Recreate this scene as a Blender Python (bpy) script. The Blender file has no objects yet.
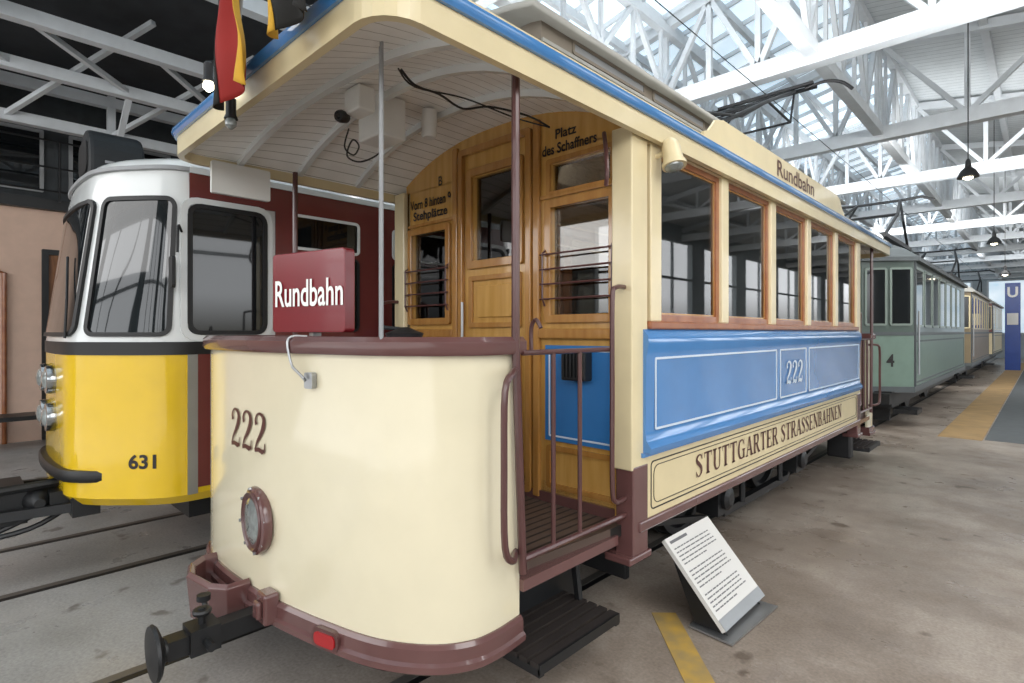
import bpy, bmesh, math, random
from mathutils import Vector
random.seed(4)
SC=bpy.context.scene; COL=SC.collection
X=Vector((1,0,0));Y=Vector((0,1,0));Z=Vector((0,0,1))
ORG={}
# ---------------------------------------------------------------- materials
def lin(h):
    h=h.lstrip('#'); r=[]
    for i in (0,2,4):
        c=int(h[i:i+2],16)/255; r.append(c/12.92 if c<=.04045 else ((c+.055)/1.055)**2.4)
    return (*r,1)
def mat(name,hexc,rough=.4,metal=0,coat=0,var=.06,scale=6,bump=0,emit=0,hex2=None,stretch=(1,1,1),detail=4):
    m=bpy.data.materials.new(name); m.use_nodes=True; nt=m.node_tree; b=nt.nodes['Principled BSDF']
    c=lin(hexc); b.inputs['Roughness'].default_value=rough; b.inputs['Metallic'].default_value=metal
    b.inputs['Coat Weight'].default_value=coat; b.inputs['Coat Roughness'].default_value=.06
    tc=nt.nodes.new('ShaderNodeTexCoord'); mp=nt.nodes.new('ShaderNodeMapping'); mp.inputs['Scale'].default_value=stretch
    nz=nt.nodes.new('ShaderNodeTexNoise'); nz.inputs['Scale'].default_value=scale; nz.inputs['Detail'].default_value=detail
    nt.links.new(tc.outputs['Object'],mp.inputs[0]); nt.links.new(mp.outputs[0],nz.inputs['Vector'])
    rp=nt.nodes.new('ShaderNodeValToRGB'); nt.links.new(nz.outputs['Fac'],rp.inputs[0])
    rp.color_ramp.elements[0].position=.3; rp.color_ramp.elements[1].position=.7
    if hex2: c2=lin(hex2)
    else: c2=tuple(min(1,k*(1+var)) for k in c[:3])+(1,); c=tuple(k*(1-var) for k in c[:3])+(1,)
    rp.color_ramp.elements[0].color=c; rp.color_ramp.elements[1].color=c2
    nt.links.new(rp.outputs[0],b.inputs['Base Color'])
    if bump:
        bp=nt.nodes.new('ShaderNodeBump'); bp.inputs['Strength'].default_value=bump; bp.inputs['Distance'].default_value=.01
        nt.links.new(nz.outputs['Fac'],bp.inputs['Height']); nt.links.new(bp.outputs[0],b.inputs['Normal'])
    if emit:
        nt.links.new(rp.outputs[0],b.inputs['Emission Color']); b.inputs['Emission Strength'].default_value=emit
    return m
def glass(name,tint,fac=.12):
    m=bpy.data.materials.new(name); m.use_nodes=True; nt=m.node_tree; nt.nodes.clear()
    o=nt.nodes.new('ShaderNodeOutputMaterial'); mx=nt.nodes.new('ShaderNodeMixShader'); t=nt.nodes.new('ShaderNodeBsdfTransparent'); g=nt.nodes.new('ShaderNodeBsdfGlossy')
    fr=nt.nodes.new('ShaderNodeFresnel'); fr.inputs[0].default_value=1.5; ad=nt.nodes.new('ShaderNodeMath'); ad.operation='ADD'; ad.inputs[1].default_value=fac
    t.inputs[0].default_value=lin(tint); g.inputs['Roughness'].default_value=.02
    nt.links.new(fr.outputs[0],ad.inputs[0]); nt.links.new(ad.outputs[0],mx.inputs[0]); nt.links.new(t.outputs[0],mx.inputs[1]); nt.links.new(g.outputs[0],mx.inputs[2]); nt.links.new(mx.outputs[0],o.inputs[0])
    return m
def stripes(name,hexc,hexd,axis,period,width=.08,rough=.5,coat=0):
    m=mat(name,hexc,rough,coat=coat); nt=m.node_tree; b=nt.nodes['Principled BSDF']
    tc=nt.nodes.new('ShaderNodeTexCoord'); sp=nt.nodes.new('ShaderNodeSeparateXYZ'); nt.links.new(tc.outputs['Object'],sp.inputs[0])
    a=nt.nodes.new('ShaderNodeMath'); a.operation='MULTIPLY'; a.inputs[1].default_value=1/period; nt.links.new(sp.outputs[axis],a.inputs[0])
    f=nt.nodes.new('ShaderNodeMath'); f.operation='FRACT'; nt.links.new(a.outputs[0],f.inputs[0])
    l=nt.nodes.new('ShaderNodeMath'); l.operation='LESS_THAN'; l.inputs[1].default_value=width; nt.links.new(f.outputs[0],l.inputs[0])
    mx=nt.nodes.new('ShaderNodeMixRGB'); nt.links.new(l.outputs[0],mx.inputs[0])
    src=b.inputs['Base Color'].links[0].from_socket; nt.links.new(src,mx.inputs[1]); mx.inputs[2].default_value=lin(hexd); nt.links.new(mx.outputs[0],b.inputs['Base Color'])
    return m
M={}
M['cream']=mat('cream_paint','#DFD6BA',.14,coat=.9,var=.02)
M['cream2']=mat('cream_trim','#DACBA4',.3,coat=.3,var=.04)
M['cream3']=mat('cream_board','#D9C9A0',.3,coat=.3,var=.04)
M['blue']=mat('blue_paint','#4480BC',.12,coat=1,var=.04)
M['blued']=mat('blue_panel','#3373B2',.25,coat=.4,var=.04)
M['brown']=mat('maroon_brown_paint','#634341',.22,coat=.6,var=.06)
M['rail']=mat('brown_tube_paint','#543533',.3,coat=.3)
M['honey']=mat('honey_varnished_wood','#B48743',.2,coat=.7,hex2='#C89C56',scale=4,stretch=(5,5,.6))
M['honeyd']=mat('dark_honey_wood','#9C6C33',.2,coat=.7,hex2='#B08044',scale=4,stretch=(5,5,.6))
M['frame']=mat('red_brown_window_wood','#84492B',.3,coat=.4,hex2='#A0653D',scale=5,stretch=(2,2,2))
M['dwood']=stripes('dark_slatted_wood','#54443B','#161210',0,.06,.25,.6)
M['stepw']=mat('dark_step_wood','#2A2422',.6,var=.15)
M['iwood']=mat('interior_wood','#8A5830',.45,hex2='#6C4222',stretch=(1,5,1))
M['white']=mat('white_paint','#DADDDC',.2,coat=.5,var=.02)
M['offw']=mat('off_white_plastic','#DCDCD8',.4,var=.02)
M['ceilb']=stripes('white_ceiling_boards','#F3F3F0','#A9A7A0',0,.085,.07,.4)
M['black']=mat('black_iron','#18191B',.45,var=.2)
M['rubber']=mat('black_rubber','#0F0F10',.5)
M['steel']=mat('brushed_steel','#A9ABAD',.35,metal=.8)
M['chrome']=mat('chrome','#B8BCBE',.18,metal=1)
M['grey']=mat('grey_paint','#8E9092',.5)
M['dgrey']=mat('dark_grey_roof','#505658',.5)
M['cowl']=mat('blue_black_housing_paint','#0F1418',.6)
M['lgrey']=mat('light_grey_roof','#A5A49E',.5,var=.08)
M['taupe']=mat('grey_brown_clerestory_paint','#81786C',.5,var=.08)
M['yellow']=mat('yellow_paint','#DFB81C',.16,coat=.5,var=.03)
M['maroon']=mat('maroon_paint','#6A302D',.25,coat=.4)
M['red']=mat('red_sign_enamel','#76161F',.25,coat=.3,var=.04)
M['redl']=mat('red_reflector','#A01018',.15,coat=.6)
M['txtw']=mat('white_lettering','#F4F2EE',.4,var=0)
M['txtb']=mat('brown_lettering','#55302A',.4,var=0)
M['txtk']=mat('black_lettering','#1A1614',.4,var=0)
M['line']=mat('pale_line_paint','#CBD8E4',.4,var=0)
M['glass']=glass('window_glass','#C8C6C0',.07)
M['dglass']=mat('dark_reflecting_glass','#0D1012',.03,coat=.4,var=.2)
M['sglass']=mat('smoked_windscreen_glass','#15191B',.02,coat=.6,var=.2)
M['lens']=mat('lamp_lens','#7C8280',.06,coat=1,var=.25,scale=40)
M['bulb']=mat('glowing_bulb','#FFF0D0',.3,emit=10)
M['green']=mat('sage_green_paint','#6F8579',.3,coat=.3)
M['dgreen']=mat('dark_grey_green_paint','#4C5A53',.3,coat=.3)
M['pgreen']=mat('green_grey_frame_paint','#7A877F',.35,coat=.2)
M['tan']=mat('tan_paint','#7C6C50',.35,coat=.2)
M['truss']=mat('white_steel_paint','#C8CDD1',.45,var=.06)
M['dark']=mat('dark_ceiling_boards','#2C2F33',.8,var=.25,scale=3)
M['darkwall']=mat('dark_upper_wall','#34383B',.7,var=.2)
M['beige']=mat('pinkish_beige_wall','#D2B4A1',.8,var=.05)
M['board']=stripes('white_roof_boards','#CBD0D2','#8F979C',1,.16,.07,.6)
M['sky']=mat('skylight_glass','#B4CBDB',.5,emit=.82,var=.12,scale=.9,hex2='#E2ECF2')  # panes glow by emission in place of daylight coming through
M['farwall']=mat('pale_far_wall','#A6AEB2',.7)
M['ubl']=mat('blue_sign_panel','#0E3F94',.35)
M['fb']=mat('flag_black','#15130F',.8); M['fr']=mat('flag_red','#8E1B14',.8); M['fg']=mat('flag_gold','#CC9C2A',.8)
M['mark']=mat('worn_yellow_floor_paint','#C09A40',.8,hex2='#98845A',scale=9)
M['mark2']=mat('tan_floor_strip','#AE8E60',.8,hex2='#947A54',scale=3)
M['mat']=mat('dark_floor_slab','#5A5E60',.8,var=.1)
M['railst']=mat('worn_rail_steel','#6F6B66',.45,metal=.5)
M['paper']=mat('printed_white_panel','#D6D4D0',.3,var=.01)
M['ink']=mat('grey_print','#6A6A6C',.5,var=0)
def concrete():
    m=bpy.data.materials.new('stained_concrete'); m.use_nodes=True; nt=m.node_tree; b=nt.nodes['Principled BSDF']
    tc=nt.nodes.new('ShaderNodeTexCoord')
    def nz(s,d=6,r=.6):
        n=nt.nodes.new('ShaderNodeTexNoise'); n.inputs['Scale'].default_value=s; n.inputs['Detail'].default_value=d; n.inputs['Roughness'].default_value=r; nt.links.new(tc.outputs['Object'],n.inputs['Vector']); return n
    def ramp(src,stops):
        r=nt.nodes.new('ShaderNodeValToRGB'); nt.links.new(src,r.inputs[0])
        while len(r.color_ramp.elements)<len(stops): r.color_ramp.elements.new(.5)
        for e,(p,c) in zip(r.color_ramp.elements,stops): e.position=p; e.color=lin(c)
        return r
    def mix(f,a,c,t='MIX'):
        x=nt.nodes.new('ShaderNodeMixRGB'); x.blend_type=t
        if isinstance(f,float): x.inputs[0].default_value=f
        else: nt.links.new(f,x.inputs[0])
        nt.links.new(a,x.inputs[1]); nt.links.new(c,x.inputs[2]); return x
    warm=ramp(nz(1.3,8,.65).outputs['Fac'],[(.30,'#84776B'),(.48,'#998C80'),(.58,'#A99D91'),(.72,'#B8AEA2')])
    cool=ramp(nz(1.2).outputs['Fac'],[(.3,'#9A9996'),(.55,'#ACABA9'),(.75,'#BDBCBA')])
    sp=nt.nodes.new('ShaderNodeSeparateXYZ'); nt.links.new(tc.outputs['Object'],sp.inputs[0])
    mr=nt.nodes.new('ShaderNodeMapRange'); mr.inputs[1].default_value=-1.0; mr.inputs[2].default_value=0.5; nt.links.new(sp.outputs[0],mr.inputs[0])
    base=mix(mr.outputs[0],cool.outputs[0],warm.outputs[0])
    spots=ramp(nz(4.5,3,.5).outputs['Fac'],[(.28,'#9A9087'),(.35,'#FFFFFF')])
    b2=mix(.7,base.outputs[0],spots.outputs[0],'MULTIPLY')
    fine=ramp(nz(60,3).outputs['Fac'],[(.3,'#BCBCBC'),(.7,'#FFFFFF')])
    b3=mix(.6,b2.outputs[0],fine.outputs[0],'MULTIPLY')
    nt.links.new(b3.outputs[0],b.inputs['Base Color'])
    rr=ramp(nz(2.2).outputs['Fac'],[(.3,'#7A7A7A'),(.7,'#C8C8C8')]); nt.links.new(rr.outputs[0],b.inputs['Roughness'])
    b.inputs['Specular IOR Level'].default_value=.35
    return m
M['concrete']=concrete()
# ---------------------------------------------------------------- mesh helpers
T=[lambda v:v]
def rr(w,h,r,n=4):
    r=max(min(r,w/2-1e-4,h/2-1e-4),1e-4); o=[]
    for cx,cy,a0 in ((w/2-r,h/2-r,0),(-w/2+r,h/2-r,90),(-w/2+r,-h/2+r,180),(w/2-r,-h/2+r,270)):
        for k in range(n+1):
            a=math.radians(a0+90*k/n); o.append((cx+r*math.cos(a),cy+r*math.sin(a)))
    return o
def cat(pts,n=6):
    P=[Vector(p) for p in pts]; o=[]
    for i in range(len(P)-1):
        a=P[max(i-1,0)];b=P[i];c=P[i+1];d=P[min(i+2,len(P)-1)]
        for k in range(n):
            t=k/n; o.append(.5*((2*b)+(c-a)*t+(2*a-5*b+4*c-d)*t*t+(3*b-a-3*c+d)*t**3))
    o.append(P[-1]); return o
class MB:
    def __init__(s): s.v=[];s.f=[];s.m=[];s.mi=0
    def add(s,vs,fs):
        b=len(s.v); s.v+=[T[0](Vector(v)) for v in vs]
        for f in fs: s.f.append([b+i for i in f]); s.m.append(s.mi)
        return s
    def obox(s,c,U,V,W,a,b,d):
        c=Vector(c); vs=[c+U*(i*a)+V*(j*b)+W*(k*d) for i in (-1,1) for j in (-1,1) for k in (-1,1)]
        return s.add(vs,[(0,1,3,2),(4,6,7,5),(0,4,5,1),(2,3,7,6),(0,2,6,4),(1,5,7,3)])
    def box(s,x0,x1,y0,y1,z0,z1): return s.obox(((x0+x1)/2,(y0+y1)/2,(z0+z1)/2),X,Y,Z,abs(x1-x0)/2,abs(y1-y0)/2,abs(z1-z0)/2)
    def beam(s,p,q,w,h=None):
        p=Vector(p);q=Vector(q);h=h or w; d=(q-p); L=d.length; d.normalize()
        u=Z if abs(d.z)<.95 else X
        U=d.cross(u).normalized(); V=U.cross(d)
        return s.obox((p+q)/2,U,V,d,w/2,h/2,L/2)
    def tube(s,pts,r,n=8,closed=False):
        P=[Vector(p) for p in pts]; N=len(P); rs=[]
        for i,p in enumerate(P):
            a=P[i-1] if (i>0 or closed) else P[i]; b=P[(i+1)%N] if (i<N-1 or closed) else P[i]
            d=(b-a).normalized()
            if i==0: u=d.cross(Z if abs(d.z)<.9 else X).normalized()
            else: u=(u-d*u.dot(d)).normalized()
            w=d.cross(u); rs.append([p+(u*math.cos(2*math.pi*k/n)+w*math.sin(2*math.pi*k/n))*r for k in range(n)])
        vs=[v for R in rs for v in R]; fs=[]
        for i in range(N if closed else N-1):
            j=(i+1)%N
            for k in range(n): fs.append((i*n+k,i*n+(k+1)%n,j*n+(k+1)%n,j*n+k))
        if not closed: fs+= [tuple(range(n))[::-1],tuple(range((N-1)*n,N*n))]
        return s.add(vs,fs)
    def lathe(s,c,A,prof,n=24):
        c=Vector(c);A=Vector(A).normalized(); u=A.cross(Z if abs(A.z)<.9 else X).normalized(); w=A.cross(u); vs=[];fs=[]
        for r,h in prof:
            for k in range(n):
                a=2*math.pi*k/n; vs.append(c+A*h+(u*math.cos(a)+w*math.sin(a))*max(r,1e-4))
        m=len(prof)
        for i in range(m-1):
            for k in range(n): fs.append((i*n+k,i*n+(k+1)%n,(i+1)*n+(k+1)%n,(i+1)*n+k))
        fs+=[tuple(range(n))[::-1],tuple(range((m-1)*n,m*n))]
        return s.add(vs,fs)
    def prism(s,O,U,V,poly,d0,d1):
        O=Vector(O);N=U.cross(V).normalized(); n=len(poly)
        vs=[O+U*a+V*b+N*d for d in (d0,d1) for a,b in poly]
        return s.add(vs,[tuple(range(n))[::-1],tuple(range(n,2*n))]+[(k,(k+1)%n,n+(k+1)%n,n+k) for k in range(n)])
    def panel(s,O,U,V,w,h,r=.01,d=.01,d0=0): return s.prism(O,U,V,rr(w,h,r),d0,d)
    def ring(s,O,U,V,w,h,r,b,d=.01,d0=0):
        O=Vector(O);N=U.cross(V).normalized(); o=rr(w,h,r); i=rr(w-2*b,h-2*b,max(r-b,.002)); n=len(o)
        vs=[O+U*p[0]+V*p[1]+N*q for q,L in ((d0,o),(d,o),(d,i),(d0,i)) for p in L]; fs=[]
        for a in range(4):
            c=(a+1)%4
            for k in range(n): fs.append((a*n+k,a*n+(k+1)%n,c*n+(k+1)%n,c*n+k))
        return s.add(vs,fs)
    def sweep(s,path,prof,closed=False):
        P=[Vector((p[0],p[1],0)) for p in path]; N=len(P); m=len(prof); vs=[]
        for i,p in enumerate(P):
            a=P[i-1] if (i>0 or closed) else None; b=P[(i+1)%N] if (i<N-1 or closed) else None
            t1=(p-a).normalized() if a is not None else None; t2=(b-p).normalized() if b is not None else None
            t1=t1 or t2; t2=t2 or t1; n1=Vector((-t1.y,t1.x,0)); n2=Vector((-t2.y,t2.x,0)); n=(n1+n2).normalized(); k=1/max(n.dot(n1),.4)
            for o,z in prof: vs.append(p+n*(o*k)+Z*z)
        fs=[]
        for i in range(N if closed else N-1):
            j=(i+1)%N
            for q in range(m): fs.append((i*m+q,i*m+(q+1)%m,j*m+(q+1)%m,j*m+q))
        if not closed: fs+=[tuple(range(m))[::-1],tuple(range((N-1)*m,N*m))]
        return s.add(vs,fs)
    def grid(s,fn,nu,nv):
        vs=[fn(i/nu,j/nv) for j in range(nv+1) for i in range(nu+1)]
        return s.add(vs,[(j*(nu+1)+i,j*(nu+1)+i+1,(j+1)*(nu+1)+i+1,(j+1)*(nu+1)+i) for j in range(nv) for i in range(nu)])
    def wallo(s,O,U,V,w,h,ops,d):
        us=sorted({0,w,*[o[0] for o in ops if o[0]<w],*[o[1] for o in ops if o[1]<w]}); vs_=sorted({0,h,*[o[2] for o in ops if o[2]<h],*[o[3] for o in ops if o[3]<h]}); N=U.cross(V)
        for a,b in zip(us,us[1:]):
            for c,e in zip(vs_,vs_[1:]):
                mu,mv=(a+b)/2,(c+e)/2
                if any(o[0]<mu<o[1] and o[2]<mv<o[3] for o in ops): continue
                s.obox(Vector(O)+U*mu+V*mv-N*(d/2),U,V,N,(b-a)/2,(e-c)/2,abs(d/2))
        return s
    def build(s,name,m,parent=None,smooth=False,bevel=0,org=None,solid=0):
        if parent is not None: o0=ORG[parent.name]
        elif org is not None: o0=Vector(org)
        else:
            xs=[v.x for v in s.v];ys=[v.y for v in s.v]; o0=Vector(((min(xs)+max(xs))/2,(min(ys)+max(ys))/2,min(v.z for v in s.v)))
        me=bpy.data.meshes.new(name); me.from_pydata([v-o0 for v in s.v],[],s.f)
        ms=m if isinstance(m,(list,tuple)) else [m]
        for q in ms: me.materials.append(M[q])
        for p,i in zip(me.polygons,s.m): p.material_index=i
        bm=bmesh.new(); bm.from_mesh(me); bmesh.ops.recalc_face_normals(bm,faces=bm.faces); bm.to_mesh(me); bm.free()
        if smooth:
            for p in me.polygons: p.use_smooth=True
            me.set_sharp_from_angle(angle=math.radians(38))
        o=bpy.data.objects.new(name,me); COL.objects.link(o)
        if parent is not None: o.parent=parent
        else: o.location=o0
        if bevel:
            b=o.modifiers.new('bevel','BEVEL'); b.width=bevel; b.segments=2; b.limit_method='ANGLE'
        if solid:
            q=o.modifiers.new('solid','SOLIDIFY'); q.thickness=solid
        ORG[o.name]=o0; return o
def thing(name,loc,label,cat_,group=None):
    o=bpy.data.objects.new(name,None); COL.objects.link(o); o.location=loc; o.empty_display_size=.1; ORG[o.name]=Vector(loc); tag(o,label,cat_,group); return o
def tag(o,label,cat_,group=None):
    o['label']=label;o['category']=cat_
    if group:o['group']=group
    return o
def struct(o): o['kind']='structure'; return o
def text(name,s,O,U,V,w,h,m,parent,bold=0,off=.003,mapf=None,space=1):
    cu=bpy.data.curves.new('t','FONT'); cu.body=s; cu.size=1; cu.align_x='CENTER'; cu.offset=bold; cu.space_line=space; cu.resolution_u=5
    ob=bpy.data.objects.new('t',cu); COL.objects.link(ob); bpy.context.view_layer.update()
    me=bpy.data.meshes.new_from_object(ob.evaluated_get(bpy.context.evaluated_depsgraph_get())); bpy.data.objects.remove(ob)
    xs=[v.co.x for v in me.vertices]; ys=[v.co.y for v in me.vertices]; x0,x1,y0,y1=min(xs),max(xs),min(ys),max(ys)
    mb=MB(); N=U.cross(V); vs=[]
    for v in me.vertices:
        a=((v.co.x-x0)/(x1-x0)-.5)*w; b=((v.co.y-y0)/(y1-y0)-.5)*h
        vs.append(mapf(a,b) if mapf else Vector(O)+U*a+V*b+N*off)
    mb.add(vs,[tuple(p.vertices) for p in me.polygons]); bpy.data.meshes.remove(me)
    return mb.build(name,m,parent)
# serif lettering drawn stroke by stroke: (points, widths) ribbons, glyph height 1
TK,TN=.19,.07
def st(x,y0=0,y1=1,w=TK): return ([(x,y0),(x,y1)],[w,w])
def hb(x0,x1,y,w=TN): return ([(x0,y),(x1,y)],[w,w])
def sf(x,y,l=.30): return hb(x-l/2,x+l/2,y+(.03 if y<.5 else -.03))
def rb(pts,ws,n=6):
    P=cat([Vector(p) for p in pts],n); W=[]
    for i in range(len(P)):
        t=i/n; k=min(int(t),len(ws)-2); f=t-k; W.append(ws[k]+(ws[k+1]-ws[k])*f)
    return ([tuple(p) for p in P],W)
GL={
 'T':(.80,[st(.38),sf(.38,0),hb(.04,.72,.97),([(.07,1),(.07,.76)],[.06,.03]),([(.69,1),(.69,.76)],[.06,.03])]),
 'U':(.86,[rb([(.20,1),(.20,.5),(.20,.28),(.30,.06),(.45,.03),(.60,.10),(.66,.30),(.66,1)],[.18,.18,.18,.12,.07,.06,.07,.07]),sf(.2,1,.34),sf(.66,1,.26)]),
 'S':(.68,[rb([(.52,.78),(.46,.93),(.30,.97),(.14,.88),(.12,.72),(.30,.55),(.48,.38),(.50,.20),(.36,.04),(.20,.03),(.08,.20)],[.04,.06,.07,.12,.16,.19,.17,.14,.07,.06,.04]),([(.54,1),(.54,.74)],[.03,.05]),([(.07,0),(.07,.26)],[.03,.05])]),
 'G':(.90,[rb([(.68,.74),(.60,.92),(.44,.97),(.24,.88),(.14,.62),(.14,.38),(.24,.12),(.44,.03),(.60,.07),(.68,.20)],[.04,.06,.07,.12,.19,.19,.12,.07,.06,.06]),st(.68,.02,.42,.14),sf(.68,.43,.3),([(.70,1),(.70,.72)],[.03,.05])]),
 'A':(.86,[([(.12,0),(.40,1)],[.07,.07]),([(.68,0),(.42,1)],[.19,.16]),hb(.2,.58,.33),sf(.12,0,.24),sf(.68,0,.32)]),
 'R':(.86,[st(.18),sf(.18,0),hb(.04,.42,.97),rb([(.36,.97),(.54,.94),(.60,.76),(.54,.56),(.36,.51),(.2,.51)],[.06,.12,.18,.12,.06,.06]),([(.40,.52),(.70,.0)],[.14,.16]),sf(.72,0,.22)]),
 'E':(.74,[st(.18),hb(.04,.62,.97),hb(.04,.64,.03),hb(.2,.5,.51),([(.61,1),(.61,.76)],[.06,.03]),([(.63,0),(.63,.26)],[.06,.03]),([(.49,.40),(.49,.62)],[.05,.05])]),
 'B':(.80,[st(.18),hb(.04,.42,.97),hb(.04,.42,.03),rb([(.36,.97),(.53,.93),(.57,.76),(.52,.58),(.36,.53)],[.06,.12,.18,.11,.06]),rb([(.36,.52),(.56,.47),(.62,.27),(.56,.08),(.36,.03)],[.06,.12,.19,.12,.06])]),
 'H':(.92,[st(.2),st(.70),sf(.2,0),sf(.2,1),sf(.7,0),sf(.7,1),hb(.2,.7,.5)]),
 'N':(.92,[st(.16,0,1,.07),st(.74,0,1,.07),([(.18,1),(.72,0)],[.19,.19]),sf(.16,0,.26),sf(.12,1,.26),sf(.74,1,.26)]),
 '2':(.62,[rb([(.16,.70),(.12,.82),(.20,.95),(.34,.98),(.48,.88),(.48,.70),(.36,.48),(.18,.26),(.10,.07)],[.13,.09,.06,.08,.14,.18,.14,.08,.06]),([(.08,.07),(.26,.10),(.42,.06),(.52,.10)],[.12,.12,.15,.06]),([(.51,.05),(.54,.28)],[.07,.04])]),
 ' ':(.40,[])}
def serif(name,s,O,U,V,w,h,m,parent,off=.003,mapf=None,wt=1):
    tot=sum(GL[c][0] for c in s)-.1; x=0; mb=MB(); N=U.cross(V); k=w/tot
    for c in s:
        for P,W in GL[c][1]:
            vs=[]; Q=[Vector((p[0]*k,p[1]*h)) for p in P]
            for i,p in enumerate(Q):
                d=(Q[min(i+1,len(Q)-1)]-Q[max(i-1,0)]).normalized(); n=Vector((-d.y,d.x)); ww=W[min(i,len(W)-1)]*h*.5*(.55+.45*k/h)*wt
                for sg in (-1,1):
                    q=p+n*ww*sg; a,b=q.x+x*k-w/2,q.y-h/2
                    vs.append(mapf(a,b) if mapf else Vector(O)+U*a+V*b+N*off)
            mb.add(vs,[(2*i,2*i+2,2*i+3,2*i+1) for i in range(len(Q)-1)])
        x+=GL[c][0]
    return mb.build(name,m,parent)
# ---------------------------------------------------------------- camera
cam=bpy.data.cameras.new('camera'); co=bpy.data.objects.new('camera',cam); COL.objects.link(co); SC.camera=co
co.location=(0,0,1.64); co.rotation_euler=(math.radians(90),0,math.radians(44)); cam.lens=552/1024*36; cam.sensor_width=36; cam.shift_y=-9.5/1024; cam.clip_start=.05
# ================================================================= TRAM 222
CX=-2.67; XR=-1.6; XL=2*CX-XR; YB=2.6; YE=7.5; CY=5.05; HW=1.15; YF=.97; YR=2*CY-YF; AR=.29
tram=thing('tram',(CX,CY,0),'cream and blue open-platform tram numbered 222 in the foreground','tram')
def fade(y):
    t=max(0,min(1,(y-YF)/1.1,(YR-y)/1.1)); return math.sin(t*math.pi/2)
def arch(x):
    u=abs((x-CX)/HW); return 1-u**2.4
def ceil(x,y): return 2.735+AR*arch(x)*fade(y)
def roofz(x,y): return 2.84+AR*arch(x)*fade(y)
def hw(y):
    d=min(y-YF,YR-y); r=.16
    return HW if d>=r else HW-r+math.sqrt(max(0,r*r-(r-d)**2))
def ygrid(t): return YF+(YR-YF)*(.5-.5*math.cos(math.pi*t))
MB().grid(lambda a,b:Vector((CX+hw(ygrid(b))*(2*a-1)*.99,ygrid(b),ceil(CX+HW*(2*a-1),ygrid(b)))),20,60).build('canopy_ceiling','ceilb',tram,smooth=True)
MB().grid(lambda a,b:Vector((CX+hw(ygrid(b))*(2*a-1),ygrid(b),roofz(CX+HW*(2*a-1),ygrid(b)))),20,60).build('roof','lgrey',tram,smooth=True)
path=[]
for cx,cy,a0 in ((CX+HW-.16,YF+.16,0),(CX-HW+.16,YF+.16,-90),(CX-HW+.16,YR-.16,-180),(CX+HW-.16,YR-.16,-270)):
    for k in range(7):
        a=math.radians(a0-15*k); path.append((cx+.16*math.cos(a),cy+.16*math.sin(a)))
MB().sweep(path,[(0,2.685),(0,2.80),(-.035,2.80),(-.035,2.685)],True).build('roof_fascia','cream2',tram)
MB().sweep(path,[(-.01,2.79),(.015,2.79),(.03,2.81),(.03,2.83),(.012,2.845),(-.01,2.845)],True).build('roof_edge_trim','blue',tram,smooth=True)
MB().sweep(path,[(-.08,2.845),(-.005,2.845),(-.005,2.865),(-.08,2.875)],True).build('gutter','cream2',tram)
for yy in (1.35,1.75,2.2,7.9,8.35,8.75):
    m=MB(); xs=[CX-HW+.06+(2*HW-.12)*k/16 for k in range(17)]
    for a,b in zip(xs,xs[1:]): m.beam((a,yy,ceil(a,yy)-.02),(b,yy,ceil(b,yy)-.02),.035,.04)
    m.build('ceiling_rib','white',tram)
CW=.76
m=MB(); m.box(CX-CW,CX+CW,2.2,7.9,3.08,3.30)
for s in (1,-1): m.box(CX+s*CW,CX+s*(CW-.04),2.2,7.9,2.96,3.10)
cl=m.build('clerestory','taupe',tram)
m=MB()
for s in (1,-1):
    for z in (3.05,3.11,3.17): m.box(CX+s*CW-.008,CX+s*CW+.014*s,2.2,7.9,z,z+.02)
m.build('moulding','lgrey',cl)
MB().grid(lambda a,b:Vector((CX+(CW+.08)*(2*a-1),2.05+6.0*b,3.30+.11*(1-(2*a-1)**2))),10,4).build('clerestory_roof','lgrey',tram,smooth=True,solid=.035)
for s in (1,-1):
    for k in range(6):
        f=MB().ring((CX+s*CW,2.85+k*.88,3.24),Y*s,Z,.78,.08,.02,.018,.010).build('clerestory_window','taupe',tram)
        MB().panel((CX+s*CW,2.85+k*.88,3.24),Y*s,Z,.74,.05,.01,.005).build('pane','grey',f)
for s in (1,-1):
    xb=CX+s*1.11
    pts=[(-1.7,0),(1.7,0),(1.7,.05),(1.62,.08),(1.52,.17),(1.40,.20),(-1.40,.20),(-1.52,.17),(-1.62,.08),(-1.7,.05)]
    b=MB().prism((xb,CY,2.86),Y*s,Z,pts,-.008,.008).build('roof_board','cream2',tram)
    text('lettering','Rundbahn',(xb+s*.008,CY+.12*s,2.965),Y*s,Z,.98,.13,'txtb',b,bold=.01)
m=MB(); bz=3.41
T[0]=lambda v:Vector((v.x,v.y-.75,v.z))
for dx in (-.45,.45):
    m.box(CX+dx-.02,CX+dx+.02,4.6,7.4,bz+.03,bz+.07)
    for yy in (4.7,6.0,7.3): m.lathe((CX+dx,yy,bz-.06),Z,[(.04,0),(.06,.03),(.035,.05),(.06,.07),(.035,.10)],10)
for yy in (4.7,5.6,6.5,7.3): m.box(CX-.48,CX+.48,yy-.02,yy+.02,bz+.06,bz+.10)
for dx in (-.12,.12): m.tube([(CX+dx,4.9,bz+.14),(CX+dx,6.4,bz+.14)],.03)
m.build('collector_base','black',tram)
m=MB()
for dx in (-1,1):
    m.tube([(CX+dx*.42,5.7,bz+.12),(CX+dx*.5,7.0,4.15),(CX+dx*.36,8.35,4.72)],.021)
    m.tube([(CX+dx*.40,5.0,bz+.10),(CX+dx*.46,6.4,bz+.42),(CX+dx*.5,7.0,4.15)],.016)
    m.tube([(CX+dx*.5,7.0,4.15),(CX+dx*.45,7.9,4.18),(CX+dx*.36,8.35,4.72)],.014)
    m.tube(cat([(CX+dx*.5,8.30,4.70),(CX+dx*.72,8.30,4.72),(CX+dx*.90,8.30,4.66),(CX+dx*1.02,8.30,4.54)],5),.020)
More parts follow.
